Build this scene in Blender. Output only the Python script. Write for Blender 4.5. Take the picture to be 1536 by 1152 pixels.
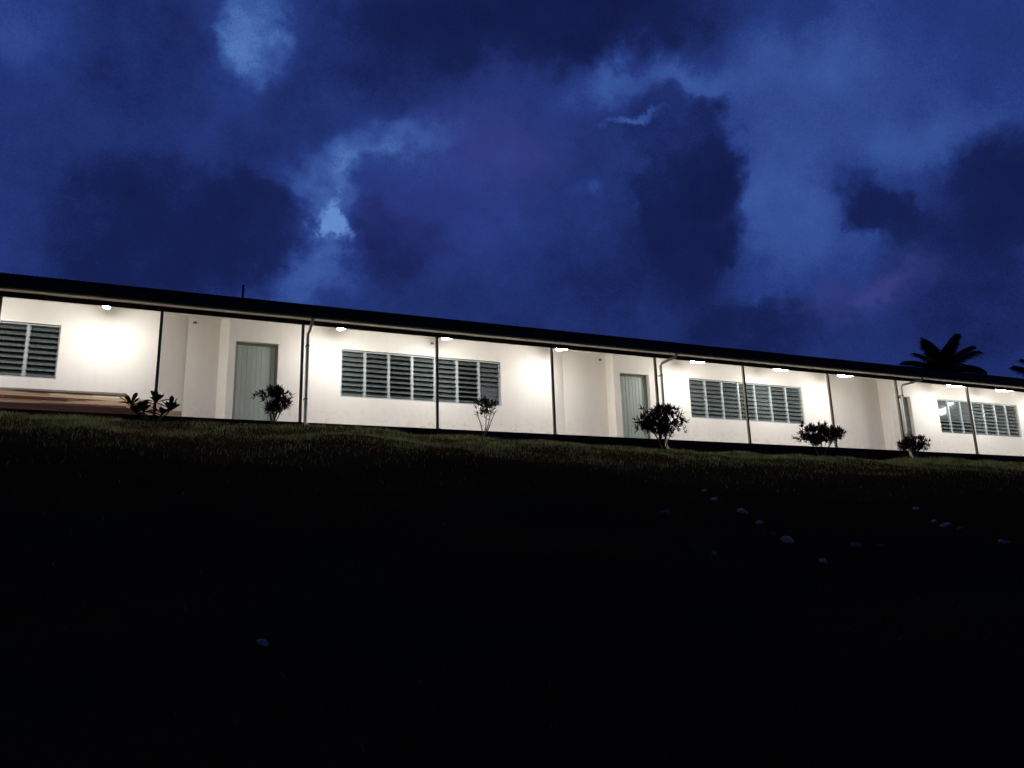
import bpy, bmesh, math, random
import numpy as np
from mathutils import Vector, Matrix, Euler

rnd = random.Random(7)
S = bpy.context.scene
for o in list(bpy.data.objects):
    bpy.data.objects.remove(o)

# ------------------------------------------------------------------ camera
cam_d = bpy.data.cameras.new('camera')
cam_d.sensor_width = 36.0
cam_d.lens = 1187.14 / 1536 * 36.0
cam_d.clip_start = 0.1
cam_d.clip_end = 3000
cam = bpy.data.objects.new('camera', cam_d)
S.collection.objects.link(cam)
_R = Vector((0.91957, -0.39184, -0.02793)).normalized()
_F = Vector((0.38706, 0.89187, 0.23396)).normalized()
_U = _R.cross(_F).normalized()
_R = _F.cross(_U)
CAM = Vector((0.0, -17.187, -3.310))
cam.matrix_world = Matrix(((_R.x, _U.x, -_F.x, CAM.x), (_R.y, _U.y, -_F.y, CAM.y), (_R.z, _U.z, -_F.z, CAM.z), (0, 0, 0, 1)))
S.camera = cam

# ------------------------------------------------------------------ dusk sky
world = bpy.data.worlds.new('World')
S.world = world
world.use_nodes = True
SKY_GAIN = 1.0


def lin(r, g, b):
    f = lambda c: (c / 255 / 12.92) if c / 255 <= 0.04045 else ((c / 255 + 0.055) / 1.055) ** 2.4
    return (f(r), f(g), f(b), 1.0)


# cloud masses and gaps: azimuth, elevation, half width, half height, tilt (degrees), weight, edge power, and for a mass the tone it covers with
CLOUDS = [
    (46.3, 31.1, 11.36, 5.68, -14, 0.22, 1, None),
    (43.6, 24.7, 2.56, 3.50, -10, 0.24, 1, None),
    (46.3, 20.7, 4.15, 2.64, -10, 0.18, 1, None),
    (54.4, 26.6, 5.49, 1.98, -7, 0.14, 1, None),
    (45.7, 33.2, 4.86, 2.38, -14, 0.10, 1, None),
    (10.3, 25.0, 2.26, 4.07, 4, 0.32, 1, None),
    (14.6, 29.9, 4.76, 1.32, 21, 0.28, 1, None),
    (9.2, 20.8, 4.98, 1.85, 3, 0.30, 1, None),
    (-10.5, 32.4, 3.76, 2.19, -2, 0.14, 1, None),
    (3.6, 35.0, 2.86, 3.57, 10, 0.18, 1, None),
    (38.1, 33.0, 3.90, 1.25, -20, 0.20, 1, None),
    (31.3, 34.1, 2.67, 1.68, -6, 0.18, 1, None),
    (-4.2, 28.4, 8.78, 4.45, 12, 0.55, 2, 0.36),
    (-0.7, 23.2, 8.71, 4.74, 8, 0.88, 4, 0.25),
    (4.8, 24.3, 4.10, 2.88, 6, 0.70, 3, 0.25),
    (8.3, 31.9, 6.05, 3.80, 7, 0.50, 2, 0.38),
    (-3.5, 33.1, 4.55, 4.25, 14, 0.60, 2, 0.27),
    (26.1, 38.2, 10.96, 3.39, -3, 0.85, 2, 0.14),
    (12.9, 36.0, 5.64, 3.05, 5, 0.65, 2, 0.24),
    (17.7, 33.3, 4.05, 2.13, 22, 0.40, 2, 0.28),
    (24.7, 25.2, 11.58, 6.94, -2, 0.88, 4, 0.42),
    (19.2, 22.0, 7.84, 4.71, -0, 0.80, 4, 0.42),
    (14.6, 22.9, 3.08, 2.88, 2, 0.75, 3, 0.27),
    (37.9, 26.2, 4.02, 5.25, -8, 0.88, 5, 0.23),
    (36.3, 30.4, 4.09, 2.16, -8, 0.80, 4, 0.33),
    (39.1, 25.4, 2.22, 3.34, -8, 0.70, 2, 0.13),
    (20.3, 28.7, 2.79, 1.80, 20, 0.40, 2, 0.5),
    (27.8, 29.2, 3.24, 2.23, -4, 0.35, 2, 0.48),
    (33.4, 20.9, 5.59, 3.51, -5, 0.70, 2, 0.25),
    (41.7, 16.3, 5.04, 2.84, -7, 0.85, 4, 0.26),
    (26.2, 18.1, 14.40, 2.16, -8, 0.40, 1.5, 0.36),
    (51.0, 21.8, 3.80, 1.77, -35, 0.85, 3, 0.19),
    (50.0, 22.6, 2.16, 1.27, -13, 0.60, 3, 0.2),
    (57.8, 22.0, 4.13, 3.35, -16, 0.80, 3, 0.24),
    (53.9, 18.4, 4.05, 3.12, -42, 0.75, 2, 0.26),
    (55.2, 14.3, 5.00, 2.48, -11, 0.60, 2, 0.27),
    (3.0, 36.1, 1.69, 2.26, 11, 0.27, 2, None),
    (4.3, 33.8, 1.24, 0.89, -11, 0.14, 1, None),
    (10.4, 23.7, 0.77, 1.10, 4, 0.36, 2, None),
    (11.1, 26.8, 0.90, 1.34, 4, 0.20, 1, None),
    (15.1, 29.5, 3.64, 0.58, 21, 0.16, 1, None),
    (33.0, 31.1, 1.80, 0.35, -7, 0.36, 1.5, None),
    (30.8, 27.1, 1.02, 0.63, -5, 0.16, 1, None),
    (31.6, 34.5, 1.55, 0.92, -36, 0.14, 1, None),
    (39.4, 24.0, 2.00, 0.63, 2, 0.10, 1, None),
]
TINTS = [
    (22.8, 30.2, 4.62, 3.10, -1, 0.26, (74, 74, 148)),
    (50.1, 17.4, 2.75, 0.95, -0, 0.30, (88, 82, 160)),
    (17.2, 25.3, 6.54, 3.68, 1, 0.20, (58, 64, 146)),
]


def build_sky():
    nt = world.node_tree
    N, L = nt.nodes, nt.links
    N.clear()
    def nd(t, **k):
        n = N.new(t)
        for a, v in k.items():
            setattr(n, a, v)
        return n
    def setin(n, i, v):
        if isinstance(v, bpy.types.NodeSocket):
            L.new(v, n.inputs[i])
        elif v is not None:
            n.inputs[i].default_value = v
    def math_(op, a, b=None, c=None):
        n = nd('ShaderNodeMath', operation=op)
        for i, v in enumerate((a, b, c)):
            setin(n, i, v)
        return n.outputs[0]
    def vm(op, a, b=None, c=None):
        n = nd('ShaderNodeVectorMath', operation=op)
        for i, v in enumerate((a, b, c)):
            setin(n, i, v)
        return n.outputs['Value'] if op == 'DOT_PRODUCT' else n.outputs[0]
    def noise(vec, scale, detail, rough=0.55):
        n = nd('ShaderNodeTexNoise')
        L.new(vec, n.inputs['Vector'])
        n.inputs['Scale'].default_value = scale
        n.inputs['Detail'].default_value = detail
        n.inputs['Roughness'].default_value = rough
        return n
    d = nd('ShaderNodeTexCoord').outputs['Generated']
    # billowing edges: the direction is pushed about by noise before the masses are read
    w1 = noise(d, 5.0, 3.0)
    w2 = noise(d, 13.0, 6.0, 0.62)
    w3 = noise(d, 44.0, 4.0, 0.6)
    p = vm('MULTIPLY_ADD', vm('SUBTRACT', w1.outputs['Color'], (0.5, 0.5, 0.5)), (0.10, 0.10, 0.10), d)
    p = vm('MULTIPLY_ADD', vm('SUBTRACT', w2.outputs['Color'], (0.5, 0.5, 0.5)), (0.095, 0.095, 0.095), p)
    p = vm('MULTIPLY_ADD', vm('SUBTRACT', w3.outputs['Color'], (0.5, 0.5, 0.5)), (0.03, 0.03, 0.03), p)
    def blob(az, el, sx, sy, tilt, power):
        a, e = math.radians(az), math.radians(el)
        c = Vector((math.sin(a) * math.cos(e), math.cos(a) * math.cos(e), math.sin(e)))
        r = Vector((math.cos(a), -math.sin(a), 0))
        u = r.cross(c)
        t = math.radians(tilt)
        r2 = r * math.cos(t) + u * math.sin(t)
        u2 = u * math.cos(t) - r * math.sin(t)
        rot = Matrix((r2, u2, r2.cross(u2))).transposed().to_euler()
        m = nd('ShaderNodeMapping', vector_type='TEXTURE')
        L.new(p, m.inputs['Vector'])
        m.inputs['Location'].default_value = c
        m.inputs['Rotation'].default_value = rot
        m.inputs['Scale'].default_value = (math.radians(sx), math.radians(sy), 0.35)
        q = vm('DOT_PRODUCT', m.outputs[0], m.outputs[0])
        if power != 1:
            q = math_('POWER', q, power)
        return math_('EXPONENT', math_('MULTIPLY', q, -1.0))
    big = noise(d, 2.6, 5.0, 0.55).outputs['Fac']
    mid = noise(d, 9.0, 6.0, 0.6).outputs['Fac']
    val = math_('MULTIPLY_ADD', math_('SUBTRACT', big, 0.5), 0.45, 0.42)
    val = math_('MULTIPLY_ADD', math_('SUBTRACT', mid, 0.5), 0.30, val)
    fine = math_('MULTIPLY', math_('SUBTRACT', mid, 0.5), 0.50)
    grain = noise(d, 420.0, 2.0, 0.7).outputs['Fac']
    for az, el, sx, sy, tilt, wgt, pw, target in CLOUDS:
        b = blob(az, el, sx, sy, tilt, pw)
        if target is None:
            val = math_('MULTIPLY_ADD', b, wgt, val)
        else:
            val = math_('MULTIPLY_ADD', math_('SUBTRACT', math_('ADD', fine, target), val), math_('MULTIPLY', b, wgt), val)
    val = math_('MULTIPLY_ADD', math_('SUBTRACT', grain, 0.5), 0.16, val)
    ramp = nd('ShaderNodeValToRGB')
    L.new(val, ramp.inputs[0])
    cr = ramp.color_ramp
    stops = [(0.0, lin(10, 16, 48)), (0.28, lin(21, 33, 84)), (0.5, lin(36, 56, 123)), (0.75, lin(58, 89, 158)), (1.0, lin(100, 140, 203))]
    cr.elements[0].position, cr.elements[0].color = stops[0]
    cr.elements[1].position, cr.elements[1].color = stops[-1]
    for s in stops[1:-1]:
        e = cr.elements.new(s[0])
        e.color = s[1]
    col = ramp.outputs[0]
    for az, el, sx, sy, tilt, amt, rgb in TINTS:
        m = nd('ShaderNodeMix', data_type='RGBA')
        L.new(math_('MULTIPLY', blob(az, el, sx, sy, tilt, 1), amt), m.inputs['Factor'])
        L.new(col, m.inputs[6])
        m.inputs[7].default_value = lin(*rgb)
        col = m.outputs[2]
    # the last of the daylight, sun already under the horizon
    sky = nd('ShaderNodeTexSky', sky_type='NISHITA')
    sky.sun_disc = False
    sky.sun_elevation = math.radians(-4.0)
    sky.sun_rotation = math.radians(200)
    add = vm('MULTIPLY_ADD', sky.outputs[0], (0.05, 0.05, 0.05), col)
    bg = nd('ShaderNodeBackground')
    L.new(add, bg.inputs['Color'])
    bg.inputs['Strength'].default_value = SKY_GAIN
    out = nd('ShaderNodeOutputWorld')
    L.new(bg.outputs[0], out.inputs['Surface'])


build_sky()
world.cycles.sampling_method = 'MANUAL'
world.cycles.sample_map_resolution = 512

vs = S.view_settings
vs.view_transform = 'Standard'
vs.look = 'None'
vs.exposure = 0.0
vs.gamma = 1.0
vs.use_curve_mapping = False
S.cycles.max_bounces = 8
S.cycles.diffuse_bounces = 5
S.cycles.transparent_max_bounces = 24
S.cycles.sample_clamp_indirect = 6.0
LAMP_STRENGTH = 195.0

# ------------------------------------------------------------------ materials


def mat(name, col, rough=0.6, var=0.0, scale=8.0, bump=0.0, bscale=40.0, metal=0.0, spec=0.4, col2=None):
    m = bpy.data.materials.new(name)
    m.use_nodes = True
    nt = m.node_tree
    b = nt.nodes['Principled BSDF']
    b.inputs['Roughness'].default_value = rough
    b.inputs['Metallic'].default_value = metal
    b.inputs['Specular IOR Level'].default_value = spec
    b.inputs['Base Color'].default_value = (*col, 1)
    tc = nt.nodes.new('ShaderNodeTexCoord')
    if var or col2:
        n = nt.nodes.new('ShaderNodeTexNoise')
        n.inputs['Scale'].default_value = scale
        n.inputs['Detail'].default_value = 6
        nt.links.new(tc.outputs['Object'], n.inputs['Vector'])
        r = nt.nodes.new('ShaderNodeValToRGB')
        r.color_ramp.elements[0].position = 0.3
        r.color_ramp.elements[1].position = 0.7
        c2 = col2 or tuple(c * (1 - var) for c in col)
        r.color_ramp.elements[0].color = (*c2, 1)
        r.color_ramp.elements[1].color = (*col, 1)
        nt.links.new(n.outputs['Fac'], r.inputs[0])
        nt.links.new(r.outputs[0], b.inputs['Base Color'])
    if bump:
        n2 = nt.nodes.new('ShaderNodeTexNoise')
        n2.inputs['Scale'].default_value = bscale
        n2.inputs['Detail'].default_value = 4
        nt.links.new(tc.outputs['Object'], n2.inputs['Vector'])
        bp = nt.nodes.new('ShaderNodeBump')
        bp.inputs['Strength'].default_value = bump
        bp.inputs['Distance'].default_value = 0.02
        nt.links.new(n2.outputs['Fac'], bp.inputs['Height'])
        nt.links.new(bp.outputs[0], b.inputs['Normal'])
    return m


M_wall = mat('cream_render', (0.79, 0.725, 0.635), 0.75, 0.05, 0.9, 0.15, 60)


def weather(m):
    nt = m.node_tree
    b = nt.nodes['Principled BSDF']
    src = b.inputs['Base Color'].links[0].from_socket
    tc = nt.nodes.new('ShaderNodeTexCoord')
    sep = nt.nodes.new('ShaderNodeSeparateXYZ')
    nt.links.new(tc.outputs['Object'], sep.inputs[0])
    mp = nt.nodes.new('ShaderNodeMapping')
    mp.inputs['Scale'].default_value = (5.0, 5.0, 0.7)
    nt.links.new(tc.outputs['Object'], mp.inputs[0])
    n = nt.nodes.new('ShaderNodeTexNoise')
    n.inputs['Scale'].default_value = 1.6
    n.inputs['Detail'].default_value = 8
    n.inputs['Roughness'].default_value = 0.7
    nt.links.new(mp.outputs[0], n.inputs['Vector'])
    n2 = nt.nodes.new('ShaderNodeTexNoise')
    n2.inputs['Scale'].default_value = 9.0
    n2.inputs['Detail'].default_value = 6
    nt.links.new(tc.outputs['Object'], n2.inputs['Vector'])
    lo = nt.nodes.new('ShaderNodeMapRange')
    lo.inputs['From Min'].default_value = 0.9
    lo.inputs['From Max'].default_value = 0.2
    nt.links.new(sep.outputs['Z'], lo.inputs['Value'])
    spl = nt.nodes.new('ShaderNodeMapRange')
    spl.inputs['From Min'].default_value = 0.52
    spl.inputs['From Max'].default_value = 0.72
    nt.links.new(n2.outputs['Fac'], spl.inputs['Value'])
    st = nt.nodes.new('ShaderNodeMapRange')
    st.inputs['From Min'].default_value = 0.50
    st.inputs['From Max'].default_value = 0.85
    st.inputs['To Max'].default_value = 0.16
    nt.links.new(n.outputs['Fac'], st.inputs['Value'])
    mu = nt.nodes.new('ShaderNodeMath')
    mu.operation = 'MULTIPLY'
    nt.links.new(lo.outputs[0], mu.inputs[0])
    nt.links.new(spl.outputs[0], mu.inputs[1])
    ad = nt.nodes.new('ShaderNodeMath')
    ad.operation = 'MULTIPLY_ADD'
    ad.inputs[1].default_value = 0.4
    nt.links.new(mu.outputs[0], ad.inputs[0])
    nt.links.new(st.outputs[0], ad.inputs[2])
    mx = nt.nodes.new('ShaderNodeMix')
    mx.data_type = 'RGBA'
    nt.links.new(ad.outputs[0], mx.inputs['Factor'])
    nt.links.new(src, mx.inputs[6])
    mx.inputs[7].default_value = (0.42, 0.35, 0.27, 1)
    nt.links.new(mx.outputs[2], b.inputs['Base Color'])


weather(M_wall)
M_ceil = mat('white_lining', (0.85, 0.84, 0.81), 0.7, 0.05, 1.5)
M_soffit = mat('soffit_white', (0.84, 0.80, 0.75), 0.6, 0.06, 2.0)
M_dark = mat('dark_trim', (0.022, 0.017, 0.010), 0.6, 0.2, 5, spec=0.15)
M_roof = mat('roof_sheet', (0.022, 0.016, 0.008), 0.7, 0.2, 3, spec=0.1)
M_conc = mat('concrete', (0.58, 0.53, 0.44), 0.85, 0.25, 3.0, 0.3, 30)
M_base = mat('dark_base_paint', (0.030, 0.024, 0.014), 0.8, 0.3, 2.0, 0.2, 30, spec=0.1)
M_post = mat('grey_steel', (0.16, 0.135, 0.08), 0.5, 0.15, 4, spec=0.25)
M_pipe = mat('pale_pvc', (0.62, 0.55, 0.40), 0.4, 0.12, 5)
M_alu = mat('aluminium_frame', (0.38, 0.41, 0.39), 0.4, 0.08, 4)
M_door = mat('sage_door_paint', (0.36, 0.40, 0.335), 0.45, 0.12, 2.5, 0.05, 20)
M_dframe = mat('door_frame_paint', (0.20, 0.21, 0.17), 0.5, 0.1, 3)
M_brass = mat('handle_metal', (0.7, 0.7, 0.68), 0.25, metal=1.0)
M_room = mat('room_paint', (0.32, 0.25, 0.20), 0.8, 0.2, 0.8)
M_lampbody = mat('lamp_body', (0.8, 0.8, 0.8), 0.4, 0.03, 4)
M_bark = mat('bark', (0.075, 0.055, 0.035), 0.85, 0.4, 25, 0.4, 60)
M_palmbark = mat('palm_bark', (0.12, 0.10, 0.08), 0.9, 0.3, 6)
M_stone = mat('pale_stone', (0.66, 0.55, 0.38), 0.85, 0.6, 12, 0.9, 14, spec=0.1)
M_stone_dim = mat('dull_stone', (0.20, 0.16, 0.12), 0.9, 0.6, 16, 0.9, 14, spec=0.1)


def wood(name, c1, c2):
    m = mat(name, c1, 0.7)
    nt = m.node_tree
    b = nt.nodes['Principled BSDF']
    tc = nt.nodes.new('ShaderNodeTexCoord')
    mp = nt.nodes.new('ShaderNodeMapping')
    mp.inputs['Scale'].default_value = (0.6, 14, 14)
    nt.links.new(tc.outputs['Object'], mp.inputs[0])
    n = nt.nodes.new('ShaderNodeTexNoise')
    n.inputs['Scale'].default_value = 3
    n.inputs['Detail'].default_value = 7
    n.inputs['Roughness'].default_value = 0.65
    nt.links.new(mp.outputs[0], n.inputs['Vector'])
    r = nt.nodes.new('ShaderNodeValToRGB')
    r.color_ramp.elements[0].position = 0.32
    r.color_ramp.elements[0].color = (*c2, 1)
    r.color_ramp.elements[1].position = 0.68
    r.color_ramp.elements[1].color = (*c1, 1)
    nt.links.new(n.outputs['Fac'], r.inputs[0])
    nt.links.new(r.outputs[0], b.inputs['Base Color'])
    return m


M_wood = wood('tan_timber', (0.62, 0.45, 0.26), (0.42, 0.28, 0.15))
M_wood_red = wood('red_brown_timber', (0.15, 0.055, 0.028), (0.08, 0.03, 0.015))
M_wood_pale = wood('pale_timber', (0.72, 0.58, 0.38), (0.55, 0.41, 0.25))
M_wood_grey = wood('weathered_timber', (0.30, 0.26, 0.22), (0.20, 0.17, 0.14))


def glass_mat():
    m = bpy.data.materials.new('louvre_glass')
    m.use_nodes = True
    nt = m.node_tree
    nt.nodes.clear()
    out = nt.nodes.new('ShaderNodeOutputMaterial')
    tr = nt.nodes.new('ShaderNodeBsdfTransparent')
    tr.inputs[0].default_value = (0.62, 0.70, 0.69, 1)
    pb = nt.nodes.new('ShaderNodeBsdfPrincipled')
    pb.inputs['Base Color'].default_value = (0.20, 0.215, 0.205, 1)
    pb.inputs['Roughness'].default_value = 0.13
    pb.inputs['Specular IOR Level'].default_value = 0.7
    tc = nt.nodes.new('ShaderNodeTexCoord')
    n = nt.nodes.new('ShaderNodeTexNoise')
    n.inputs['Scale'].default_value = 6
    n.inputs['Detail'].default_value = 5
    nt.links.new(tc.outputs['Object'], n.inputs['Vector'])
    mr = nt.nodes.new('ShaderNodeMapRange')
    mr.inputs['From Min'].default_value = 0.3
    mr.inputs['From Max'].default_value = 0.7
    mr.inputs['To Min'].default_value = 0.32
    mr.inputs['To Max'].default_value = 0.52
    nt.links.new(n.outputs['Fac'], mr.inputs['Value'])
    mx = nt.nodes.new('ShaderNodeMixShader')
    nt.links.new(mr.outputs[0], mx.inputs[0])
    nt.links.new(tr.outputs[0], mx.inputs[1])
    nt.links.new(pb.outputs[0], mx.inputs[2])
    nt.links.new(mx.outputs[0], out.inputs[0])
    return m


M_glass = glass_mat()


def leaf_mat(name, c1, c2, scale=14, through=0.18):
    m = bpy.data.materials.new(name)
    m.use_nodes = True
    nt = m.node_tree
    nt.nodes.clear()
    out = nt.nodes.new('ShaderNodeOutputMaterial')
    tc = nt.nodes.new('ShaderNodeTexCoord')
    n = nt.nodes.new('ShaderNodeTexNoise')
    n.inputs['Scale'].default_value = scale
    n.inputs['Detail'].default_value = 3
    nt.links.new(tc.outputs['Object'], n.inputs['Vector'])
    r = nt.nodes.new('ShaderNodeValToRGB')
    r.color_ramp.elements[0].position = 0.35
    r.color_ramp.elements[0].color = (*c1, 1)
    r.color_ramp.elements[1].position = 0.65
    r.color_ramp.elements[1].color = (*c2, 1)
    nt.links.new(n.outputs['Fac'], r.inputs[0])
    d = nt.nodes.new('ShaderNodeBsdfPrincipled')
    d.inputs['Roughness'].default_value = 0.5
    d.inputs['Specular IOR Level'].default_value = 0.08
    t = nt.nodes.new('ShaderNodeBsdfTranslucent')
    mx = nt.nodes.new('ShaderNodeMixShader')
    mx.inputs[0].default_value = through
    nt.links.new(r.outputs[0], d.inputs['Base Color'])
    nt.links.new(r.outputs[0], t.inputs['Color'])
    nt.links.new(d.outputs[0], mx.inputs[1])
    nt.links.new(t.outputs[0], mx.inputs[2])
    nt.links.new(mx.outputs[0], out.inputs[0])
    return m


M_leaf_red = leaf_mat('dark_red_leaf', (0.022, 0.010, 0.007), (0.036, 0.014, 0.009), 14, 0.06)
M_leaf_green = leaf_mat('dark_green_leaf', (0.020, 0.026, 0.007), (0.034, 0.038, 0.010), 14, 0.1)
M_leaf_broad = leaf_mat('broad_leaf', (0.022, 0.026, 0.007), (0.036, 0.034, 0.010), 14, 0.08)
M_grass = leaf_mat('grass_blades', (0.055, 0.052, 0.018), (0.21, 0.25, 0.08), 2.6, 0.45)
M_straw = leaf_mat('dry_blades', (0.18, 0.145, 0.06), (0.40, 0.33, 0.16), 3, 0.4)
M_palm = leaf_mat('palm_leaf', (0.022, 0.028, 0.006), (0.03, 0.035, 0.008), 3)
M_grass_shaded = leaf_mat('shaded_grass_blades', (0.016, 0.013, 0.004), (0.034, 0.028, 0.007), 3)  # lower-slope blades: darkness of the unlit slope is put into this colour
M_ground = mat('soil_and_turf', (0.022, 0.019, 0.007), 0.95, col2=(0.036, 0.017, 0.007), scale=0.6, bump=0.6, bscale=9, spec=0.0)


def emit_mat(name, col, st):
    m = bpy.data.materials.new(name)
    m.use_nodes = True
    nt = m.node_tree
    nt.nodes.clear()
    out = nt.nodes.new('ShaderNodeOutputMaterial')
    e = nt.nodes.new('ShaderNodeEmission')
    e.inputs[0].default_value = (*col, 1)
    e.inputs[1].default_value = st
    nt.links.new(e.outputs[0], out.inputs[0])
    return m


M_lamp = emit_mat('lit_diffuser', (0.97, 0.98, 1.0), LAMP_STRENGTH)

# ------------------------------------------------------------------ mesh helpers


def new_obj(name, me, m, parent=None, loc=None):
    o = bpy.data.objects.new(name, me)
    S.collection.objects.link(o)
    if m is not None and len(me.materials) == 0:
        me.materials.append(m)
    if parent is not None:
        o.parent = parent
    if loc is not None:
        o.location = loc
    return o


def obj(name, bm, m, parent=None, loc=None, smooth=False):
    me = bpy.data.meshes.new(name)
    bm.normal_update()
    bm.to_mesh(me)
    bm.free()
    if smooth:
        for p in me.polygons:
            p.use_smooth = True
    return new_obj(name, me, m, parent, loc)


def empty(name, loc, parent=None):
    o = bpy.data.objects.new(name, None)
    S.collection.objects.link(o)
    o.location = loc
    if parent is not None:
        o.parent = parent
    return o


def tag(o, label=None, cat=None, group=None, kind=None):
    if label:
        o['label'] = label
    if cat:
        o['category'] = cat
    if group:
        o['group'] = group
    if kind:
        o['kind'] = kind
    return o


def box(bm, x0, x1, y0, y1, z0, z1, bev=0.0):
    vs_ = [bm.verts.new((x, y, z)) for z in (z0, z1) for y in (y0, y1) for x in (x0, x1)]
    f = [(0, 2, 3, 1), (4, 5, 7, 6), (0, 1, 5, 4), (2, 6, 7, 3), (0, 4, 6, 2), (1, 3, 7, 5)]
    fs = [bm.faces.new([vs_[i] for i in q]) for q in f]
    if bev:
        es = list({e for q in fs for e in q.edges})
        bmesh.ops.bevel(bm, geom=es, offset=bev, segments=1, affect='EDGES')


def boxes(*args, bev=0.0):
    bm = bmesh.new()
    for a in args:
        box(bm, *a, bev=bev)
    return bm


def tube(bm, pts, radii, n=8, cap=True):
    pts = [Vector(p) for p in pts]
    if not hasattr(radii, '__len__'):
        radii = [radii] * len(pts)
    rings = []
    prev = None
    for i, p in enumerate(pts):
        t = (pts[min(i + 1, len(pts) - 1)] - pts[max(i - 1, 0)]).normalized()
        ref = prev if prev is not None else (Vector((0, 0, 1)) if abs(t.z) < 0.9 else Vector((0, 1, 0)))
        a = (ref - t * ref.dot(t)).normalized()
        prev = a
        b = t.cross(a)
        rings.append([bm.verts.new(p + (a * math.cos(2 * math.pi * k / n) + b * math.sin(2 * math.pi * k / n)) * radii[i]) for k in range(n)])
    for i in range(len(rings) - 1):
        for k in range(n):
            bm.faces.new((rings[i][k], rings[i][(k + 1) % n], rings[i + 1][(k + 1) % n], rings[i + 1][k]))
    if cap:
        bm.faces.new(rings[0][::-1])
        bm.faces.new(rings[-1])


def wall_mesh(x0, x1, z0, z1, y0, y1, holes, topslope=0.0):
    """A wall from y0 (front) to y1 with true openings; the top follows the raked ceiling."""
    xs = sorted({x0, x1, *[h[0] for h in holes], *[h[1] for h in holes]})
    zs = sorted({z0, z1, *[h[2] for h in holes], *[h[3] for h in holes]})
    bm = bmesh.new()
    def solid(i, j):
        if i < 0 or j < 0 or i >= len(xs) - 1 or j >= len(zs) - 1:
            return False
        cx, cz = (xs[i] + xs[i + 1]) / 2, (zs[j] + zs[j + 1]) / 2
        return not any(h[0] < cx < h[1] and h[2] < cz < h[3] for h in holes)
    vd = {}
    def v(x, y, z):
        k = (round(x, 4), round(y, 4), round(z, 4))
        if k not in vd:
            zz = z + ((y - y0) * topslope if abs(z - z1) < 1e-6 else 0)
            vd[k] = bm.verts.new((x, y, zz))
        return vd[k]
    for i in range(len(xs) - 1):
        for j in range(len(zs) - 1):
            if not solid(i, j):
                continue
            a, b, c, d = xs[i], xs[i + 1], zs[j], zs[j + 1]
            bm.faces.new((v(a, y0, c), v(b, y0, c), v(b, y0, d), v(a, y0, d)))
            bm.faces.new((v(a, y1, c), v(a, y1, d), v(b, y1, d), v(b, y1, c)))
            if not solid(i - 1, j):
                bm.faces.new((v(a, y0, c), v(a, y0, d), v(a, y1, d), v(a, y1, c)))
            if not solid(i + 1, j):
                bm.faces.new((v(b, y0, c), v(b, y1, c), v(b, y1, d), v(b, y0, d)))
            if not solid(i, j - 1):
                bm.faces.new((v(a, y0, c), v(a, y1, c), v(b, y1, c), v(b, y0, c)))
            if not solid(i, j + 1):
                bm.faces.new((v(a, y0, d), v(b, y0, d), v(b, y1, d), v(a, y1, d)))
    return bm


# ------------------------------------------------------------------ ground
CX = [-2.886, -1.846, -0.4, 1.358, 2.154, 3.397, 4.163, 4.778, 5.902, 7.184, 8.435, 9.918, 11.111, 12.255, 13.279, 14.301, 15.624, 17.176, 18.529, 19.359, 20.822, 24.226]
CZ = [-0.243, -0.249, -0.275, -0.214, -0.189, -0.17, -0.205, -0.279, -0.289, -0.326, -0.354, -0.409, -0.399, -0.459, -0.356, -0.443, -0.453, -0.514, -0.474, -0.334, -0.426, -0.346]
_ph = [(rnd.uniform(0.5, 4.6), rnd.uniform(0, 6.28), rnd.uniform(0, 6.28), rnd.uniform(0, 6.28)) for _ in range(18)]


def hum(x, y):
    s = 0
    for k, a, p, _ in _ph:
        s = s + np.sin(k * (x * np.cos(a) + y * np.sin(a)) + p) / (k + 0.7)
    return s * 0.040


def ground_z(x, y):
    x = np.asarray(x, float)
    y = np.asarray(y, float)
    ze = np.interp(x, CX, CZ)
    d = np.maximum(0, -0.95 - y)
    b = np.exp(-d / 2.5)
    dd = np.where(d < 26, d, 26 + (d - 26) * 0.12)
    z = (ze - 0.045) * b - 0.35 * (1 - b) - 0.275 * dd
    z = z + hum(x, y) * np.clip((d + 0.25) / 1.2, 0.2, 1)
    z = z - 0.05 * np.clip((y + 0.75) / 0.5, 0, 1)
    far = np.maximum(0, y - 11)
    return z - 0.06 * np.minimum(far, 300)


def axis_pts(lo, hi, fine, step, growth=1.35, end=900):
    a = list(np.arange(lo, hi + 1e-6, step))
    s, p = step, a[-1]
    while p < end:
        s *= growth
        p += s
        a.append(p)
    s, p = step, a[0]
    while p > -end:
        s *= growth
        p -= s
        a.insert(0, p)
    return np.array(a)


gx = axis_pts(-14, 42, 0, 0.35)
gy = axis_pts(-22, 1, 0, 0.3)
X, Y = np.meshgrid(gx, gy)
Z = ground_z(X, Y)
nx, ny = len(gx), len(gy)
verts = np.stack([X, Y, Z], -1).reshape(-1, 3)
idx = np.arange(nx * ny).reshape(ny, nx)
faces = np.stack([idx[:-1, :-1], idx[:-1, 1:], idx[1:, 1:], idx[1:, :-1]], -1).reshape(-1, 4)
me = bpy.data.meshes.new('ground')
me.from_pydata(verts.tolist(), [], faces.tolist())
for p in me.polygons:
    p.use_smooth = True
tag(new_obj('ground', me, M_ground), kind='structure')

# ------------------------------------------------------------------ the building
BX0, BX1 = -11.0, 36.0
YW, YR = 1.40, 1.84          # wall plane, recessed bay plane
CS = 0.225                   # ceiling rake
ceil_z = lambda y: 2.325 + CS * y
B = empty('verandah_building', (0, 0, 0))
tag(B, 'long single storey cream building with lit verandah along the top of the slope', 'building')

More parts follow.
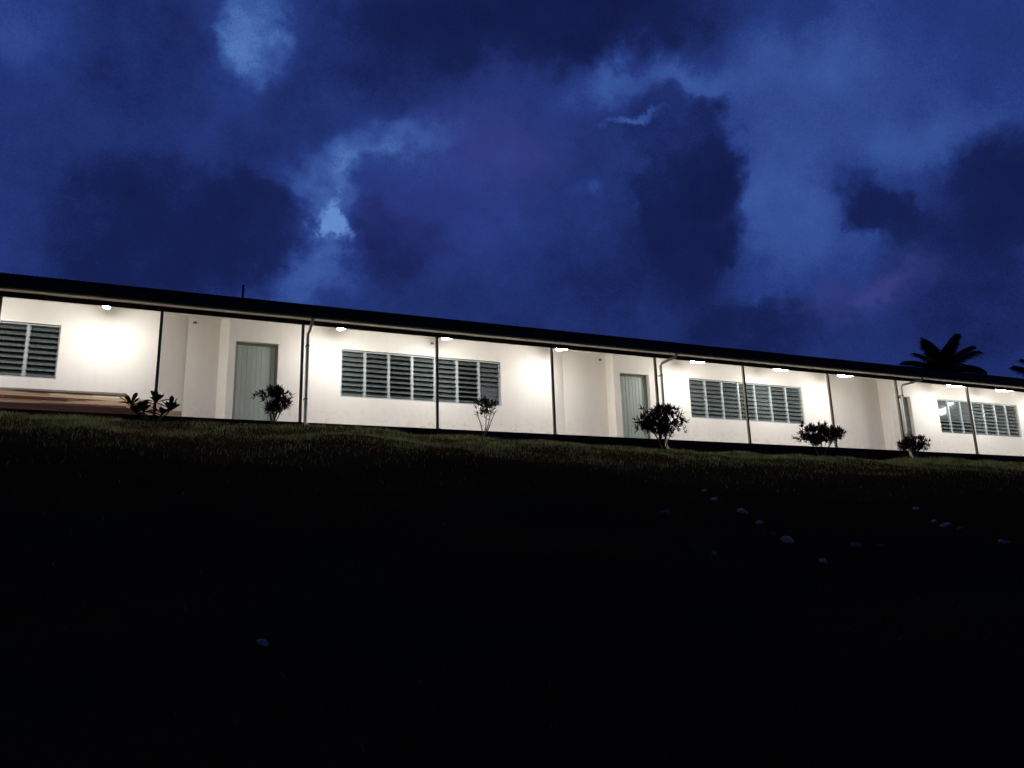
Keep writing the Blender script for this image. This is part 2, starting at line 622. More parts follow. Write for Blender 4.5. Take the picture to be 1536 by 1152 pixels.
obj('floor_slab', boxes((BX0 - 0.165, BX1 + 0.165, -0.045, 9.1, -0.05, 0.0), bev=0.004), M_conc, B)
obj('plinth', boxes((BX0 - 0.16, BX1 + 0.16, -0.046, 9.08, -1.2, -0.051), (BX0 - 0.18, BX1 + 0.18, -0.06, -0.0465, -1.2, -0.004)), M_base, B)
HB = 0.0  # sill level of doors
WIN = [(-6.60, -2.394), (3.575, 7.757), (13.70, 17.94), (23.90, 27.98)]
WZ0, WZ1 = 0.95, 2.138
DOOR = [(1.150, 2.105), (11.372, 12.33), (21.95, 22.64)]
DZ = 2.125
T = 0.2
# window-and-door bays
bays = [(BX0, -0.45, [WIN[0]], []), (0.99, 9.25, [WIN[1]], [DOOR[0]]), (11.17, 19.08, [WIN[2]], [DOOR[1]]), (21.70, BX1, [WIN[3]], [DOOR[2]])]
for x0, x1, ws, ds in bays:
    holes = [(a, b, WZ0, WZ1) for a, b in ws] + [(a, b, 0.0, DZ) for a, b in ds]
    obj('wall', wall_mesh(x0, x1, 0.0, ceil_z(YW), YW, YW + T, holes, CS), M_wall, B)
# recessed blank bays and the returns either side of them
for x0, x1, xi in ((-0.45, 0.99, 0.81), (9.25, 11.17, 11.165), (19.08, 21.70, 21.695)):
    obj('wall', wall_mesh(x0 - 0.2, x1 + 0.2, 0.0, ceil_z(YR), YR, YR + T, [], CS), M_wall, B)
    for (xa, xb, s) in ((x1 + 0.001, xi, 1), (x0 - 0.001, x0 + 0.56, -1)):
        bm = bmesh.new()
        y0, y1 = (YW + 0.001, YR - 0.001)
        pts = [(xa, y0), (xb, y1), (xb + s * 0.12, y1), (xa + s * 0.12, y0)]
        lo = [bm.verts.new((x, y, 0.001)) for x, y in pts]
        hi = [bm.verts.new((x, y, ceil_z(y) - 0.001)) for x, y in pts]
        bm.faces.new(lo[::-1])
        bm.faces.new(hi)
        for k in range(4):
            bm.faces.new((lo[k], lo[(k + 1) % 4], hi[(k + 1) % 4], hi[k]))
        bmesh.ops.recalc_face_normals(bm, faces=bm.faces)
        obj('return_wall', bm, M_wall, B)
obj('end_wall', boxes((BX0 - 0.15, BX0 - 0.002, YW, 9.0, 0.0, 2.55)), M_wall, B)
obj('end_wall', boxes((BX1 + 0.002, BX1 + 0.15, YW, 9.0, 0.0, 2.55)), M_wall, B)
obj('rear_wall', boxes((BX0, BX1, 8.8, 9.0, 0.0, 2.55)), M_wall, B)
# rooms behind the windows
obj('room_ceiling', boxes((BX0, BX1, YR + T + 0.01, 8.79, 2.62, 2.66)), M_ceil, B)
obj('room_back_wall', boxes((BX0, BX1, 6.4, 6.5, 0.0, 2.615)), M_room, B)
for x in (-0.6, 9.3, 19.3):
    obj('room_partition', boxes((x, x + 0.12, YR + T + 0.02, 6.39, 0.001, 2.612)), M_room, B)

# verandah ceiling, beam, soffit, gutter, roof
bm = bmesh.new()
ya, yb = -0.02, YR + 0.3
q = [bm.verts.new(v) for v in ((BX0, ya, ceil_z(ya)), (BX1, ya, ceil_z(ya)), (BX1, yb, ceil_z(yb)), (BX0, yb, ceil_z(yb)),
                               (BX0, ya, ceil_z(ya) + 0.03), (BX1, ya, ceil_z(ya) + 0.03), (BX1, yb, ceil_z(yb) + 0.03), (BX0, yb, ceil_z(yb) + 0.03))]
for f in ((0, 3, 2, 1), (4, 5, 6, 7), (0, 1, 5, 4), (2, 3, 7, 6), (1, 2, 6, 5), (0, 4, 7, 3)):
    bm.faces.new([q[i] for i in f])
obj('verandah_ceiling', bm, M_ceil, B)
obj('beam', boxes((BX0, BX1, -0.065, -0.025, 2.197, 2.30), bev=0.004), M_dark, B)
bm = bmesh.new()
q = [bm.verts.new((x, y, z)) for x in (BX0, BX1) for y, z in ((-0.026, 2.302), (-0.32, 2.272), (-0.32, 2.284), (-0.026, 2.314))]
for f in ((0, 1, 2, 3), (7, 6, 5, 4), (0, 4, 5, 1), (1, 5, 6, 2), (2, 6, 7, 3), (3, 7, 4, 0)):
    bm.faces.new([q[k] for k in f])
bmesh.ops.recalc_face_normals(bm, faces=bm.faces)
obj('soffit', bm, M_soffit, B)
# gutter: an open channel with a rolled front lip
bm = bmesh.new()
prof = [(-0.322, 2.50), (-0.322, 2.264), (-0.40, 2.264), (-0.43, 2.29), (-0.435, 2.475), (-0.447, 2.488), (-0.440, 2.505), (-0.425, 2.50),
        (-0.425, 2.295), (-0.398, 2.272), (-0.328, 2.272), (-0.328, 2.50)]
for xa in (BX0 - 0.1,):
    r0 = [bm.verts.new((BX0 - 0.1, y, z)) for y, z in prof]
    r1 = [bm.verts.new((BX1 + 0.1, y, z)) for y, z in prof]
    for k in range(len(prof)):
        bm.faces.new((r0[k], r0[(k + 1) % len(prof)], r1[(k + 1) % len(prof)], r1[k]))
    bm.faces.new(r0[::-1])
    bm.faces.new(r1)
bmesh.ops.recalc_face_normals(bm, faces=bm.faces)
obj('gutter', bm, M_dark, B)
# corrugated roof, both slopes
bm = bmesh.new()
n = int((BX1 - BX0 + 0.6) / 0.02)
rows = [(-0.40, 2.555), (4.0, 2.555 + 4.40 * CS), (4.0, 2.555 + 4.40 * CS), (9.4, 2.52)]
for (y0, z0), (y1, z1) in ((rows[0], rows[1]), (rows[2], rows[3])):
    prev = None
    for i in range(n + 1):
        x = BX0 - 0.3 + i * 0.02
        dz = (0.004, 0.0, -0.004, 0.0)[i % 4]
        c = [bm.verts.new((x, y0, z0 + dz)), bm.verts.new((x, y1, z1 + dz))]
        if prev:
            bm.faces.new((prev[0], c[0], c[1], prev[1]))
        prev = c
obj('roof', bm, M_roof, B)
obj('ridge_cap', boxes((BX0 - 0.3, BX1 + 0.3, 3.85, 4.15, 3.535, 3.565), bev=0.01), M_roof, B)
obj('fascia', boxes((BX0 - 0.05, BX1 + 0.05, -0.319, -0.295, 2.288, 2.50)), M_dark, B)

# posts
for x in (-6.2, -3.288, -0.418, 2.453, 5.557, 8.576, 11.635, 14.544, 17.655, 20.40, 23.57, 26.6):
    w = 0.030
    bm = boxes((x - w, x + w, -0.015, 0.045, 0.012, 2.30), (x - 0.06, x + 0.06, -0.045, 0.075, 0.0005, 0.011), bev=0.003)
    obj('post', bm, M_post, B)

# downpipes from the gutter outlets back to the posts
for xo, xp, zb in ((2.60, 2.545, -0.10), (12.06, 11.72, -0.30), (21.10, 20.46, -0.25)):
    bm = bmesh.new()
    tube(bm, [(xo, -0.375, 2.268), (xo, -0.375, 2.22), (xo - 0.01, -0.36, 2.18), (xp + 0.03, -0.14, 2.03), (xp, -0.115, 1.96), (xp, -0.115, 0.9), (xp, -0.115, zb + 0.12), (xp + 0.02, -0.14, zb + 0.04), (xp + 0.06, -0.24, zb - 0.02)],
         0.036, 12)
    dp = obj('downpipe', bm, M_pipe, B, smooth=True)
    for z in (0.5, 1.7):
        bm = bmesh.new()
        tube(bm, [(xp, -0.115, z - 0.015), (xp, -0.115, z + 0.015)], 0.043, 12)
        box(bm, xp - 0.045, xp + 0.01, -0.075, -0.015, z - 0.012, z + 0.012)
        obj('pipe_bracket', bm, M_post, dp)
    bm = bmesh.new()
    tube(bm, [(xp, -0.115, 0.36), (xp, -0.115, 0.44)], 0.041, 12)
    obj('pipe_collar', bm, M_pipe, dp)

# little cable boxes high on the walls
for x, y, z in ((0.25, YR, 2.60), (5.87, YW, 2.48), (11.02, YR, 2.58)):
    obj('cable_box', boxes((x - 0.04, x + 0.04, y - 0.03, y - 0.001, z - 0.025, z + 0.025), bev=0.004), M_post, B)

# louvred windows
NB, NL = 7, 9
blade_len = None


def make_window(x0, x1, states):
    yf = YW + 0.05
    fw = 0.035
    bm = boxes((x0 + 0.002, x1 - 0.002, yf, yf + 0.09, WZ0 + 0.002, WZ0 + fw), (x0 + 0.002, x1 - 0.002, yf, yf + 0.09, WZ1 - fw, WZ1 - 0.002),
               (x0 + 0.002, x0 + fw, yf, yf + 0.09, WZ0 + fw + 0.001, WZ1 - fw - 0.001), (x1 - fw, x1 - 0.002, yf, yf + 0.09, WZ0 + fw + 0.001, WZ1 - fw - 0.001), bev=0.003)
    W = obj('window', bm, M_alu, B)
    pitch = (x1 - x0) / NB
    mw = 0.026
    for k in range(1, NB):
        xm = x0 + k * pitch
        obj('mullion', boxes((xm - mw, xm + mw, yf + 0.004, yf + 0.086, WZ0 + fw + 0.001, WZ1 - fw - 0.001), bev=0.003), M_alu, W)
    clear = pitch - 2 * mw - 0.04
    me_b = None
    lz = (WZ1 - WZ0 - 2 * fw) / NL
    for k in range(NB):
        xa, xb = x0 + k * pitch + mw, x0 + (k + 1) * pitch - mw
        tilt_u, tilt_l, split = states[k]
        # clip rails at both ends of the blades
        for xr, s in ((xa + 0.0015, 1), (xb - 0.0015, -1)):
            bm = boxes((min(xr, xr + s * 0.006), max(xr, xr + s * 0.006), yf + 0.012, yf + 0.078, WZ0 + fw + 0.002, WZ1 - fw - 0.002))
            for j in range(NL):
                zc = WZ0 + fw + (j + 0.5) * lz
                t = math.radians((tilt_u if j >= split else tilt_l))
                cx = xr + s * 0.0125
                dy, dz = math.cos(t) * 0.066, math.sin(t) * 0.066
                ny_, nz_ = -math.sin(t) * 0.011, math.cos(t) * 0.011
                yc = yf + 0.045
                ring = [(yc - dy - ny_, zc - dz - nz_), (yc + dy - ny_, zc + dz - nz_), (yc + dy + ny_, zc + dz + nz_), (yc - dy + ny_, zc - dz + nz_)]
                a = [bm.verts.new((cx - 0.005, y, z)) for y, z in ring]
                b = [bm.verts.new((cx + 0.005, y, z)) for y, z in ring]
                bm.faces.new(a)
                bm.faces.new(b[::-1])
                for e in range(4):
                    bm.faces.new((a[e], b[e], b[(e + 1) % 4], a[(e + 1) % 4]))
            bmesh.ops.recalc_face_normals(bm, faces=bm.faces)
            obj('clip_rail', bm, M_alu, W)
        if me_b is None:
            bm = boxes((-clear / 2, clear / 2, -0.076, 0.076, -0.003, 0.003))
            me_b = bpy.data.meshes.new('louvre_blade')
            bm.to_mesh(me_b)
            bm.free()
            me_b.materials.append(M_glass)
        for j in range(NL):
            zc = WZ0 + fw + (j + 0.5) * lz
            o = bpy.data.objects.new('louvre_blade', me_b)
            S.collection.objects.link(o)
            o.parent = W
            o.location = ((xa + xb) / 2, yf + 0.045, zc)
            t = tilt_u if j >= split else tilt_l
            o.rotation_euler = (math.radians(t + rnd.uniform(-2.5, 2.5)), 0, 0)


O = lambda a: (a, a, 0)
make_window(*WIN[0], [O(44), O(46), O(41), O(47), O(44), O(43), O(46)])
make_window(*WIN[1], [O(50), O(44), O(38), O(46), O(47), O(36), (52, 86, 4)])
make_window(*WIN[2], [O(62), O(58), (60, 63, 5), O(60), O(68), O(57), O(61)])
make_window(*WIN[3], [(86, 50, 4), (88, 48, 4), (87, 52, 4), O(62), O(57), O(64), O(60)])

# doors
for x0, x1 in DOOR:
    fw = 0.045
    yd = YW + 0.150
    bm = boxes((x0 + 0.002, x0 + fw, yd - 0.02, yd + 0.08, 0.001, DZ - 0.002), (x1 - fw, x1 - 0.002, yd - 0.02, yd + 0.08, 0.001, DZ - 0.002),
               (x0 + fw + 0.001, x1 - fw - 0.001, yd - 0.02, yd + 0.08, DZ - fw, DZ - 0.002), bev=0.003)
    D = obj('door', bm, M_dframe, B)
    a, b = x0 + fw + 0.004, x1 - fw - 0.004
    obj('door_backing', boxes((a, b, yd + 0.030, yd + 0.045, 0.012, DZ - fw - 0.004)), M_door, D)
    nb = 8 if x1 - x0 > 0.8 else 6
    w = (b - a) / nb
    for k in range(nb):
        yo = rnd.uniform(-0.0015, 0.0015)
        obj('board', boxes((a + k * w + 0.002, a + (k + 1) * w - 0.002, yd + 0.008 + yo, yd + 0.029, 0.012, DZ - fw - 0.004), bev=0.005), M_door, D)
    bm = bmesh.new()
    xh = b - 0.07
    tube(bm, [(xh, yd + 0.006, 1.02), (xh, yd - 0.035, 1.02)], 0.012, 8)
    bmesh.ops.create_uvsphere(bm, u_segments=10, v_segments=7, radius=0.028, matrix=Matrix.Translation((xh, yd - 0.05, 1.02)))
    obj('handle', bm, M_brass, D, smooth=True)

# ------------------------------------------------------------------ lamps under the raked ceiling
LAMPS = [(-4.25, 'lit batten lamp beyond the left edge above the first louvred window'),
         (-1.497, 'small lit lamp nearest the left, between left window and first post'),
         (3.378, 'lit verandah lamp just right of the first downpipe'),
         (5.936, 'lit verandah lamp above the middle of the wide central louvred window'),
         (9.063, 'lit verandah lamp just right of a post before the second recess'),
         (13.293, 'lit verandah lamp above the left end of the third window'),
         (16.251, 'lit verandah lamp above the right half of the third window'),
         (18.757, 'lit verandah lamp in front of the third recessed wall'),
         (23.533, 'lit verandah lamp touching the post at the rightmost window'),
         (25.918, 'lit verandah lamp farthest right under the eave'),
         (28.80, 'lit batten lamp past the right edge of the picture')]


def make_lamp():
    r = empty('verandah_lamp', (0, 0, 0))
    obj('lamp_base', boxes((-0.065, 0.065, -0.30, 0.30, -0.055, -0.002), bev=0.006), M_lampbody, r)
    bm = bmesh.new()
    ring = [(-0.058, -0.057), (-0.058, -0.078), (-0.040, -0.100), (0.0, -0.108), (0.040, -0.100), (0.058, -0.078), (0.058, -0.057)]
    a = [bm.verts.new((x, -0.285, z)) for x, z in ring]
    b = [bm.verts.new((x, 0.265, z)) for x, z in ring]
    for k in range(len(ring)):
        bm.faces.new((a[k], a[(k + 1) % 7], b[(k + 1) % 7], b[k]))
    bm.faces.new(a[::-1])
    bm.faces.new(b)
    bmesh.ops.recalc_face_normals(bm, faces=bm.faces)
    obj('diffuser', bm, M_lamp, r)
    obj('end_cap', boxes((-0.062, 0.062, 0.268, 0.30, -0.090, -0.057), bev=0.006), M_lampbody, r)
    return r


lamp0 = make_lamp()
for i, (x, lab) in enumerate(LAMPS):
    if i == 0:
        r = lamp0
    else:
        r = lamp0.copy()
        S.collection.objects.link(r)
        for c in lamp0.children:
            k = c.copy()
            S.collection.objects.link(k)
            k.parent = r
    r.location = (x, 0.34, ceil_z(0.34) - 0.002)
    r.rotation_euler = (math.atan(CS), 0, 0)
    tag(r, lab, 'lamp', 'lamps along the verandah ceiling')

# mast behind the eave
bm = bmesh.new()
tube(bm, [(0, 0, -0.02), (0, 0, 1.03)], 0.028, 8)
tube(bm, [(0, 0, 1.0), (0, 0, 1.05)], 0.036, 8)
tag(obj('vent_pipe', bm, M_dark, None, (1.437, 4.3, 3.50)), 'thin dark pipe sticking up above the roof against the sky', 'pipe')

# ------------------------------------------------------------------ timber stack on the verandah
# centre x, y, z of the low edge, length, thickness in y, height, yaw degrees, roll degrees, material, label
PLANKS = [
    (-3.05, 0.34, 0.002, 5.0, 0.10, 0.095, 0.3, M_wood_red, 'thick dark red timber lying lowest at the front of the stack'),
    (-3.20, 0.345, 0.100, 4.9, 0.09, 0.09, -0.3, M_wood_red, 'dark red timber lying on the lowest front timber of the stack'),
    (-2.70, 0.52, 0.002, 5.2, 0.15, 0.12, 0.0, M_wood, 'broad tan timber on the verandah floor behind the dark front pair'),
    (-2.45, 0.53, 0.125, 4.6, 0.14, 0.11, 0.4, M_wood, 'tan timber lying second from the floor behind the dark front pair'),
    (-2.55, 0.54, 0.238, 3.2, 0.16, 0.03, -1.5, M_wood_pale, 'thin pale board lit along its edge in the middle of the stack'),
    (-1.75, 0.75, 0.002, 4.2, 0.20, 0.14, 0.0, M_wood, 'tan timber on the floor whose end sticks out farthest right'),
    (-2.05, 0.76, 0.145, 4.3, 0.18, 0.11, -0.4, M_wood, 'long tan timber in the second layer of the stack near the wall'),
    (-2.65, 0.76, 0.258, 3.7, 0.18, 0.09, 0.5, M_wood, 'tan timber in the third layer of the stack'),
    (-3.25, 0.70, 0.352, 2.4, 0.12, 0.055, 0.6, M_wood_red, 'short dark red board with a stepped end at the far left of the stack'),
    (-2.10, 1.02, 0.002, 4.4, 0.22, 0.16, 0.0, M_wood, 'tan timber on the floor against the wall under the left window'),
    (-2.30, 1.03, 0.165, 4.0, 0.20, 0.15, 0.9, M_wood_pale, 'pale timber in the second layer against the wall'),
    (-2.35, 1.02, 0.318, 4.1, 0.20, 0.13, -0.8, M_wood, 'wide tan board in the upper layer against the wall'),
    (-3.35, 1.03, 0.451, 3.4, 0.18, 0.12, 0.4, M_wood, 'lit tan board just under the top of the stack at the left'),
    (-2.75, 1.03, 0.574, 3.5, 0.20, 0.045, -0.9, M_wood_grey, 'thin weathered grey board lying topmost on the stack'),
    (-1.45, 0.98, 0.452, 1.9, 0.15, 0.07, 2.0, M_wood_pale, 'short pale board ending near the plants on top of the stack'),
]
for i, (x, y, z, ln, ty, h, yaw, m, lab) in enumerate(PLANKS):
    bm = boxes((-ln / 2, ln / 2, -ty / 2, ty / 2, 0, h), bev=0.004)
    o = obj('plank', bm, m, None, (x, y, z))
    o.rotation_euler = (0, math.radians((0.35, -0.3, 0.25)[i % 3] if i > 10 else 0), math.radians(yaw))
    tag(o, lab, 'timber', 'timbers stacked on the verandah')

# ------------------------------------------------------------------ plants


def leaf_strip(bm, base, d, up, length, width, droop, segs=4, shape='lance', fold=0.0):
    d = d.normalized()
    side = d.cross(up)
    if side.length < 1e-3:
        side = Vector((1, 0, 0))
    side.normalize()
    prev = None
    for i in range(segs + 1):
        t = i / segs
        if shape == 'paddle':
            w = width * (0.18 + 0.82 * math.sin(math.pi * min(1.0, t ** 1.5 * 0.93 + 0.02)) ** 0.8) if t < 1 else 0.12 * width
        else:
            w = width * (math.sin(math.pi * (0.1 + 0.88 * t)))
        p = base + d * (length * t) + Vector((0, 0, -1)) * (droop * length * t * t)
        a, b = bm.verts.new(p - side * w / 2 + Vector((0, 0, fold * w))), bm.verts.new(p + side * w / 2 + Vector((0, 0, fold * w)))
        c = bm.verts.new(p)
        if prev:
            bm.faces.new((prev[0], prev[1], c, a))
            bm.faces.new((prev[1], prev[2], b, c))
        prev = (a, c, b)


def gz(x, y):
    return float(ground_z(x, y))


# broad-leaved young plant in front of the timber
px, py = -0.42, -0.80
bz = gz(px, py)
P = empty('broad_leaf_plant', (px, py, bz))
tag(P, 'broad leaved young plant with several leafy heads in front of the timber stack', 'plant')
r1 = random.Random(3)
heads = [(-0.39, 0.02, 0.40), (-0.17, 0.12, 0.28), (0.035, -0.02, 0.44), (0.30, 0.05, 0.33), (0.16, -0.12, 0.20), (-0.30, -0.10, 0.22)]
for hx, hy, hz in heads:
    bm = bmesh.new()
    tube(bm, [(hx * 0.1, hy * 0.1, -0.03), (hx * 0.45, hy * 0.5, hz * 0.35), (hx * 0.85, hy * 0.9, hz * 0.7), (hx, hy, hz)], [0.022, 0.018, 0.015, 0.013], 7)
    obj('stem', bm, M_bark, P, smooth=True)
    nl = r1.randint(10, 13)
    for k in range(nl):
        a = 2 * math.pi * k / nl + r1.uniform(-0.3, 0.3)
        el = r1.uniform(0.15, 1.15)
        d = Vector((math.cos(a) * math.cos(el), math.sin(a) * math.cos(el), math.sin(el)))
        bm = bmesh.new()
        leaf_strip(bm, Vector((hx, hy, hz - r1.uniform(0, 0.05))), d, Vector((0, 0, 1)), r1.uniform(0.20, 0.31), r1.uniform(0.075, 0.105), r1.uniform(0.0, 0.25), 6, 'paddle', 0.18)
        obj('leaf', bm, M_leaf_broad, P)


def shrub(name, x, y, label, cat, stems, cx, cz, rx, ry, rz, nclus, leafn, ll, lw, flat, seed, m, hollow=0.35, group='shrubs along the verandah'):
    r = random.Random(seed)
    z0 = gz(x, y)
    P = empty(name, (x, y, z0))
    tag(P, label, cat, group)
    C = Vector((cx - x, 0, cz - z0))
    fol = bmesh.new()
    tips = []
    for s in range(stems):
        a = 2 * math.pi * s / stems + r.uniform(-0.4, 0.4)
        tip = C + Vector((math.cos(a) * rx * 0.62, math.sin(a) * ry * 0.6, -rz * r.uniform(0.2, 0.5)))
        mid = Vector((tip.x * r.uniform(0.35, 0.55), tip.y * 0.4, tip.z * 0.5))
        rad = 0.014 if stems > 1 else 0.03
        bm = bmesh.new()
        b0 = Vector((r.uniform(-0.03, 0.03), r.uniform(-0.03, 0.03), -0.03))
        tube(bm, [b0, b0.lerp(mid, 0.5) + Vector((r.uniform(-.015, .015), 0, 0)), mid, mid.lerp(tip, 0.6) + Vector((r.uniform(-.02, .02), 0, 0)), tip], [rad, rad * .9, rad * .8, rad * .65, rad * .5], 6)
        tips.append((mid, tip))
        twig = []
        for _ in range(5):
            t = r.uniform(0.4, 1)
            st = mid.lerp(tip, t)
            en = st + Vector((r.uniform(-1, 1) * rx * 0.45, r.uniform(-1, 1) * ry * 0.45, r.uniform(0.1, 1.0) * rz * 0.9))
            tube(bm, [st, st.lerp(en, 0.5) + Vector((0, 0, -0.01)), en], [rad * .45, rad * .35, rad * .2], 5)
        obj('stem', bm, M_bark, P, smooth=True)
    ends = []
    while len(ends) < max(10, nclus // 8):
        v = Vector((r.uniform(-1, 1), r.uniform(-1, 1), r.uniform(-1, 1)))
        if hollow < v.length < 1.0:
            if flat and v.z > 0:
                v.z = min(v.z * 1.5, 0.72 + r.uniform(-0.15, 0.12))
            if v.z < 0:
                v.x *= 1 + 0.5 * v.z
                v.y *= 1 + 0.5 * v.z
            ends.append((v, r.uniform(0.20, 0.36)))
    for k in range(nclus):
        e, sp = ends[k % len(ends)]
        v = e + Vector((r.gauss(0, sp * .6), r.gauss(0, sp * .6), r.gauss(0, sp * .7)))
        p = C + Vector((v.x * rx, v.y * ry, v.z * rz))
        out = Vector((e.x * 0.8, e.y * 0.8, e.z * 0.5 + 0.55)).normalized()
        for _ in range(leafn):
            d = (out * 0.7 + Vector((r.gauss(0, .6), r.gauss(0, .6), r.gauss(0.15, .5)))).normalized()
            leaf_strip(fol, p, d, Vector((r.uniform(-.3, .3), r.uniform(-.3, .3), 1)), ll * r.uniform(.55, 1.45), lw * r.uniform(.6, 1.05), r.uniform(-.1, .3), 3)
    f = obj('foliage', fol, m, P)
    f['kind'] = 'stuff'
    return P


shrub('garden_shrub', 1.80, -0.80, 'rounded dark shrub standing in front of the first green door', 'shrub', 5, 1.83, 0.26, 0.29, 0.24, 0.26, 150, 12, 0.115, 0.030, False, 11, M_leaf_red, 0.2)
shrub('garden_shrub', 6.39, -0.80, 'thin open shrub with bare branching stems below the central window', 'shrub', 4, 6.46, 0.36, 0.34, 0.28, 0.17, 85, 9, 0.10, 0.026, True, 12, M_leaf_green, 0.25)
shrub('garden_shrub', 11.15, -0.80, 'largest dark shrub with flat top beside the second green door', 'shrub', 4, 11.13, 0.27, 0.56, 0.42, 0.36, 330, 12, 0.13, 0.032, True, 13, M_leaf_red, 0.15)
shrub('garden_shrub', 16.22, -0.80, 'wide low flat topped shrub at the post right of the third window', 'shrub', 5, 16.30, 0.14, 0.62, 0.42, 0.24, 330, 12, 0.125, 0.032, True, 14, M_leaf_red, 0.15)
shrub('garden_shrub', 19.80, -0.80, 'low dark reddish shrub at the foot of the rightmost downpipe', 'shrub', 4, 19.86, 0.03, 0.48, 0.40, 0.19, 190, 12, 0.12, 0.030, False, 15, M_leaf_red, 0.2)


# palms behind the building
def palm(x, y, zc, label, nfr, L0, seed):
    r = random.Random(seed)
    z0 = gz(x, y)
    P = empty('palm_tree', (x, y, z0))
    tag(P, label, 'palm tree', 'palms behind the building')
    H = zc - z0
    bm = bmesh.new()
    tube(bm, [(0, 0, -0.1), (0.1, 0, H * 0.35), (0.05, 0.1, H * 0.7), (0, 0, H)], [0.26, 0.2, 0.17, 0.15], 10)
    obj('trunk', bm, M_palmbark, P, smooth=True)
    for k in range(nfr):
        # fronds fan out in a spiral, the young ones upright, the old ones arching low
        a = k * 2.399 + seed + r.uniform(-.2, .2)
        el = math.radians(84 - 86 * (k / nfr) ** 0.8 + r.uniform(-6, 6))
        ln = L0 * r.uniform(0.9, 1.08)
        d = Vector((math.cos(a) * math.cos(el), math.sin(a) * math.cos(el), math.sin(el)))
        hor = Vector((math.cos(a), math.sin(a), 0))
        side = Vector((-math.sin(a), math.cos(a), 0))
        pts = []
        NS = 22
        p = Vector((0, 0, H))
        e = el
        for i in range(NS + 1):
            pts.append(p.copy())
            e -= (0.028 + (0.03 + 0.05 * ((k * 7) % 5) / 4) * (i / NS)) * (1.0 - 0.35 * math.sin(el))
            p = p + (hor * math.cos(e) + Vector((0, 0, 1)) * math.sin(e)) * (ln / NS)
        bm = bmesh.new()
        tube(bm, pts, [0.035 * (1 - 0.85 * i / NS) + 0.004 for i in range(NS + 1)], 5)
        for i in range(3, NS + 1):
            t = i / NS
            tang = (pts[i] - pts[i - 1]).normalized()
            upv = side.cross(tang)
            wl = 1.12 * math.sin(math.pi * (0.14 + 0.74 * t)) ** 0.7 * L0 / 3.7
            for s in (-1, 1):
                for q_ in range(3):
                    b0 = pts[i - 1].lerp(pts[i], q_ / 3)
                    dd = side * s * 0.85 + tang * 0.75 + upv * 0.10 + Vector((0, 0, -0.25))
                    leaf_strip(bm, b0, dd, upv, wl * r.uniform(.8, 1.1), 0.10, 0.22, 2)
        obj('frond', bm, M_palm, P)


palm(54.17, 24.0, 11.0, 'dark palm whose fan of fronds rises over the right end of the roof', 21, 3.1, 21)
palm(66.6, 24.0, 11.0, 'second palm at the right edge with only frond tips showing', 15, 3.4, 22)

# ------------------------------------------------------------------ stones on the slope
STONES = [(5.12, -9.63, 0.085, 'dim stone left of and apart from the nearer line of stones'),
          (6.70, -8.23, 0.047, 'small pale stone highest up the nearer line of stones'),
          (6.30, -8.96, 0.058, 'small stone second from the top of the nearer line'),
          (6.09, -9.74, 0.085, 'oval pale stone third from the top of the nearer line'),
          (5.96, -10.17, 0.066, 'rounded pale stone just below the oval one in the nearer line'),
          (5.77, -10.58, 0.034, 'tiny dim stone above the largest stone of the nearer line'),
          (5.71, -10.84, 0.095, 'largest pale stone on the slope, low in the nearer line'),
          (5.57, -11.44, 0.056, 'flat pale stone lowest in the nearer line of stones'),
          (6.40, -11.05, 0.070, 'dim bluish stone right of the lowest stone of the nearer line'),
          (6.62, -11.15, 0.048, 'small dim stone right of another dim bluish stone'),
          (9.85, -8.91, 0.062, 'pale stone highest in the right hand line of stones'),
          (9.04, -9.84, 0.049, 'small pale stone touching a larger one in the right line'),
          (8.92, -10.09, 0.077, 'larger pale stone of the close pair in the right line'),
          (8.89, -10.31, 0.060, 'dim stone just below the close pair in the right line'),
          (8.58, -11.06, 0.071, 'stone lowest in the right hand line near the picture edge'),
          (4.47, -11.28, 0.037, 'small stone alone below the nearer line of stones'),
          (0.49, -12.69, 0.046, 'lone white stone low on the left of the dark slope')]
for i, (x, y, rad, lab) in enumerate(STONES):
    r = random.Random(40 + i)
    bm = bmesh.new()
    bmesh.ops.create_icosphere(bm, subdivisions=3, radius=1.0)
    k1 = [Vector((r.gauss(0, 1), r.gauss(0, 1), r.gauss(0, 1))).normalized() for _ in range(9)]
    lim = [r.uniform(0.45, 0.85) for _ in range(9)]
    for v in bm.verts:
        for kk, l in zip(k1, lim):
            dd = v.co.dot(kk)
            if dd > l:
                v.co -= kk * (dd - l) * 0.85
        v.co *= 1 + 0.03 * math.sin(v.co.x * 9 + i) * math.sin(v.co.y * 8)
        v.co.x *= 1.25
        v.co.z *= 0.70
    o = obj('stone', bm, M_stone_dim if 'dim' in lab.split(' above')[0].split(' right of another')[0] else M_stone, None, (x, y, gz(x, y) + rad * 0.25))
    o.scale = (rad * 0.78, rad * 0.78, rad * 0.78)
    o.rotation_euler = (r.uniform(-.2, .2), r.uniform(-.3, .3), r.uniform(0, 6.28))
    tag(o, lab, 'stone', 'stones edging the slope')

# ------------------------------------------------------------------ grass
rg = np.random.default_rng(5)


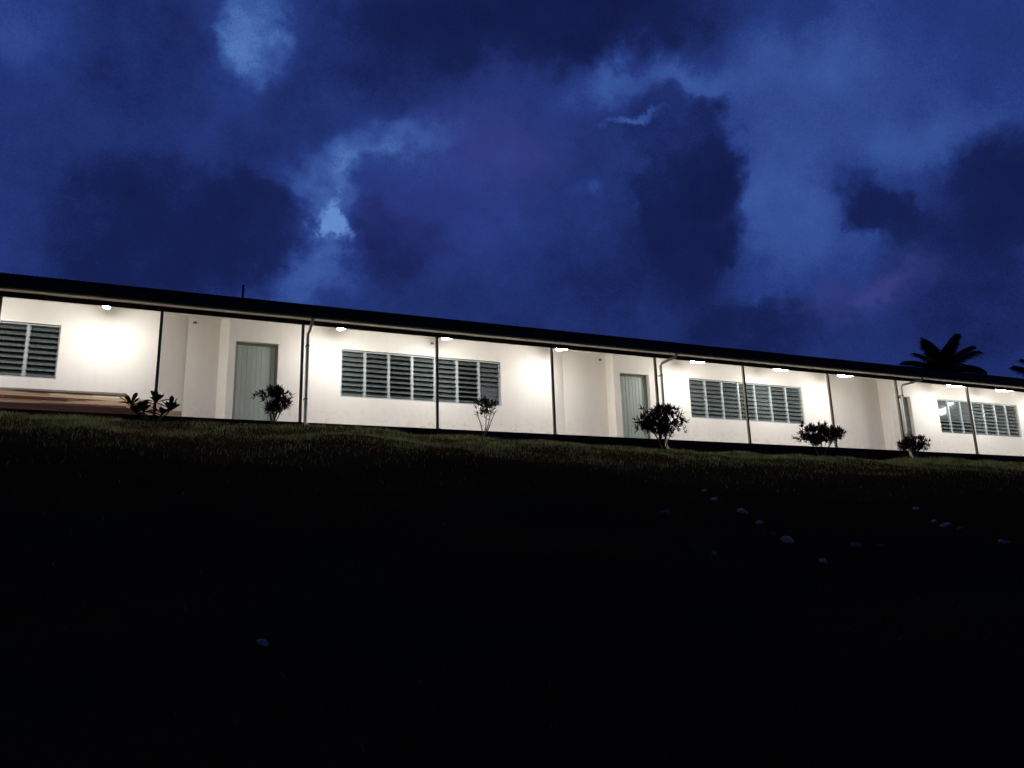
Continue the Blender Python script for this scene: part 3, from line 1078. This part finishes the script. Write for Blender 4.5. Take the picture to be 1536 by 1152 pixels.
def blades(name, n, xr, yr, h0, h1, w, m, thin=None, power=1.0):
    x = rg.uniform(xr[0], xr[1], n)
    y = yr[1] - (yr[1] - yr[0]) * rg.uniform(0, 1, n) ** power
    clump = 0.5 + 0.5 * np.sin(x * 2.1 + 1.7 * np.sin(y * 1.9)) * np.sin(y * 2.7 + 1.3 * np.sin(x * 1.3))
    clump2 = 0.5 + 0.5 * np.sin(x * 6.3 + 2 * np.sin(y * 5.1)) * np.sin(y * 7.3)
    keep = rg.uniform(0, 1, n) < (0.12 + 0.7 * clump ** 1.5 + 0.3 * clump2) * (np.exp(-(np.maximum(0, -1.6 - y) / thin) ** 1.5) if thin else 1.0)
    x, y, clump = x[keep], y[keep], clump[keep]
    n = len(x)
    z = ground_z(x, y) - 0.005
    tall = 1 + 1.1 * np.exp(-((x - 20.6) / 1.6) ** 2) * (y > -2.2) + 0.35 * np.exp(-((x - 15.2) / 0.4) ** 2) * (y > -2)
    h = rg.uniform(h0, h1, n) * (0.6 + 0.7 * clump) * tall
    a = rg.uniform(0, 2 * np.pi, n)
    lean = rg.uniform(0.1, 0.9, n) * h
    b = rg.uniform(0, 2 * np.pi, n)
    ww = w * rg.uniform(0.6, 1.4, n)
    bx, by = np.cos(a) * ww / 2, np.sin(a) * ww / 2
    lx, ly = np.cos(b) * lean, np.sin(b) * lean
    V = np.empty((n, 5, 3))
    V[:, 0] = np.stack([x - bx, y - by, z], -1)
    V[:, 1] = np.stack([x + bx, y + by, z], -1)
    V[:, 2] = np.stack([x - bx * .8 + lx * .35, y - by * .8 + ly * .35, z + h * .6], -1)
    V[:, 3] = np.stack([x + bx * .8 + lx * .35, y + by * .8 + ly * .35, z + h * .6], -1)
    V[:, 4] = np.stack([x + lx, y + ly, z + h], -1)
    base = np.arange(n)[:, None] * 5
    tris = np.concatenate([base + np.array([0, 1, 3]), base + np.array([0, 3, 2]), base + np.array([2, 3, 4])], 0)
    me = bpy.data.meshes.new(name)
    me.vertices.add(n * 5)
    me.vertices.foreach_set('co', V.reshape(-1))
    me.loops.add(len(tris) * 3)
    me.loops.foreach_set('vertex_index', tris.reshape(-1).astype(np.int32))
    me.polygons.add(len(tris))
    me.polygons.foreach_set('loop_start', np.arange(0, len(tris) * 3, 3, dtype=np.int32))
    me.polygons.foreach_set('loop_total', np.full(len(tris), 3, np.int32))
    me.update()
    me.validate()
    o = new_obj(name, me, m)
    return tag(o, kind='stuff')


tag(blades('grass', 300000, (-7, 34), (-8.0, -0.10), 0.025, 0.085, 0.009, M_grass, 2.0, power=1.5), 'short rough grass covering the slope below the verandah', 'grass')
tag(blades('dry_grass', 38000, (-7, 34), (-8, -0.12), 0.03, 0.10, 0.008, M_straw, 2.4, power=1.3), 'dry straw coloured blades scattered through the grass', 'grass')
tag(blades('lower_grass', 60000, (-9, 26), (-16, -3.0), 0.02, 0.07, 0.008, M_grass_shaded), 'short growth on the lower slope, coloured dark as if unlit', 'grass')
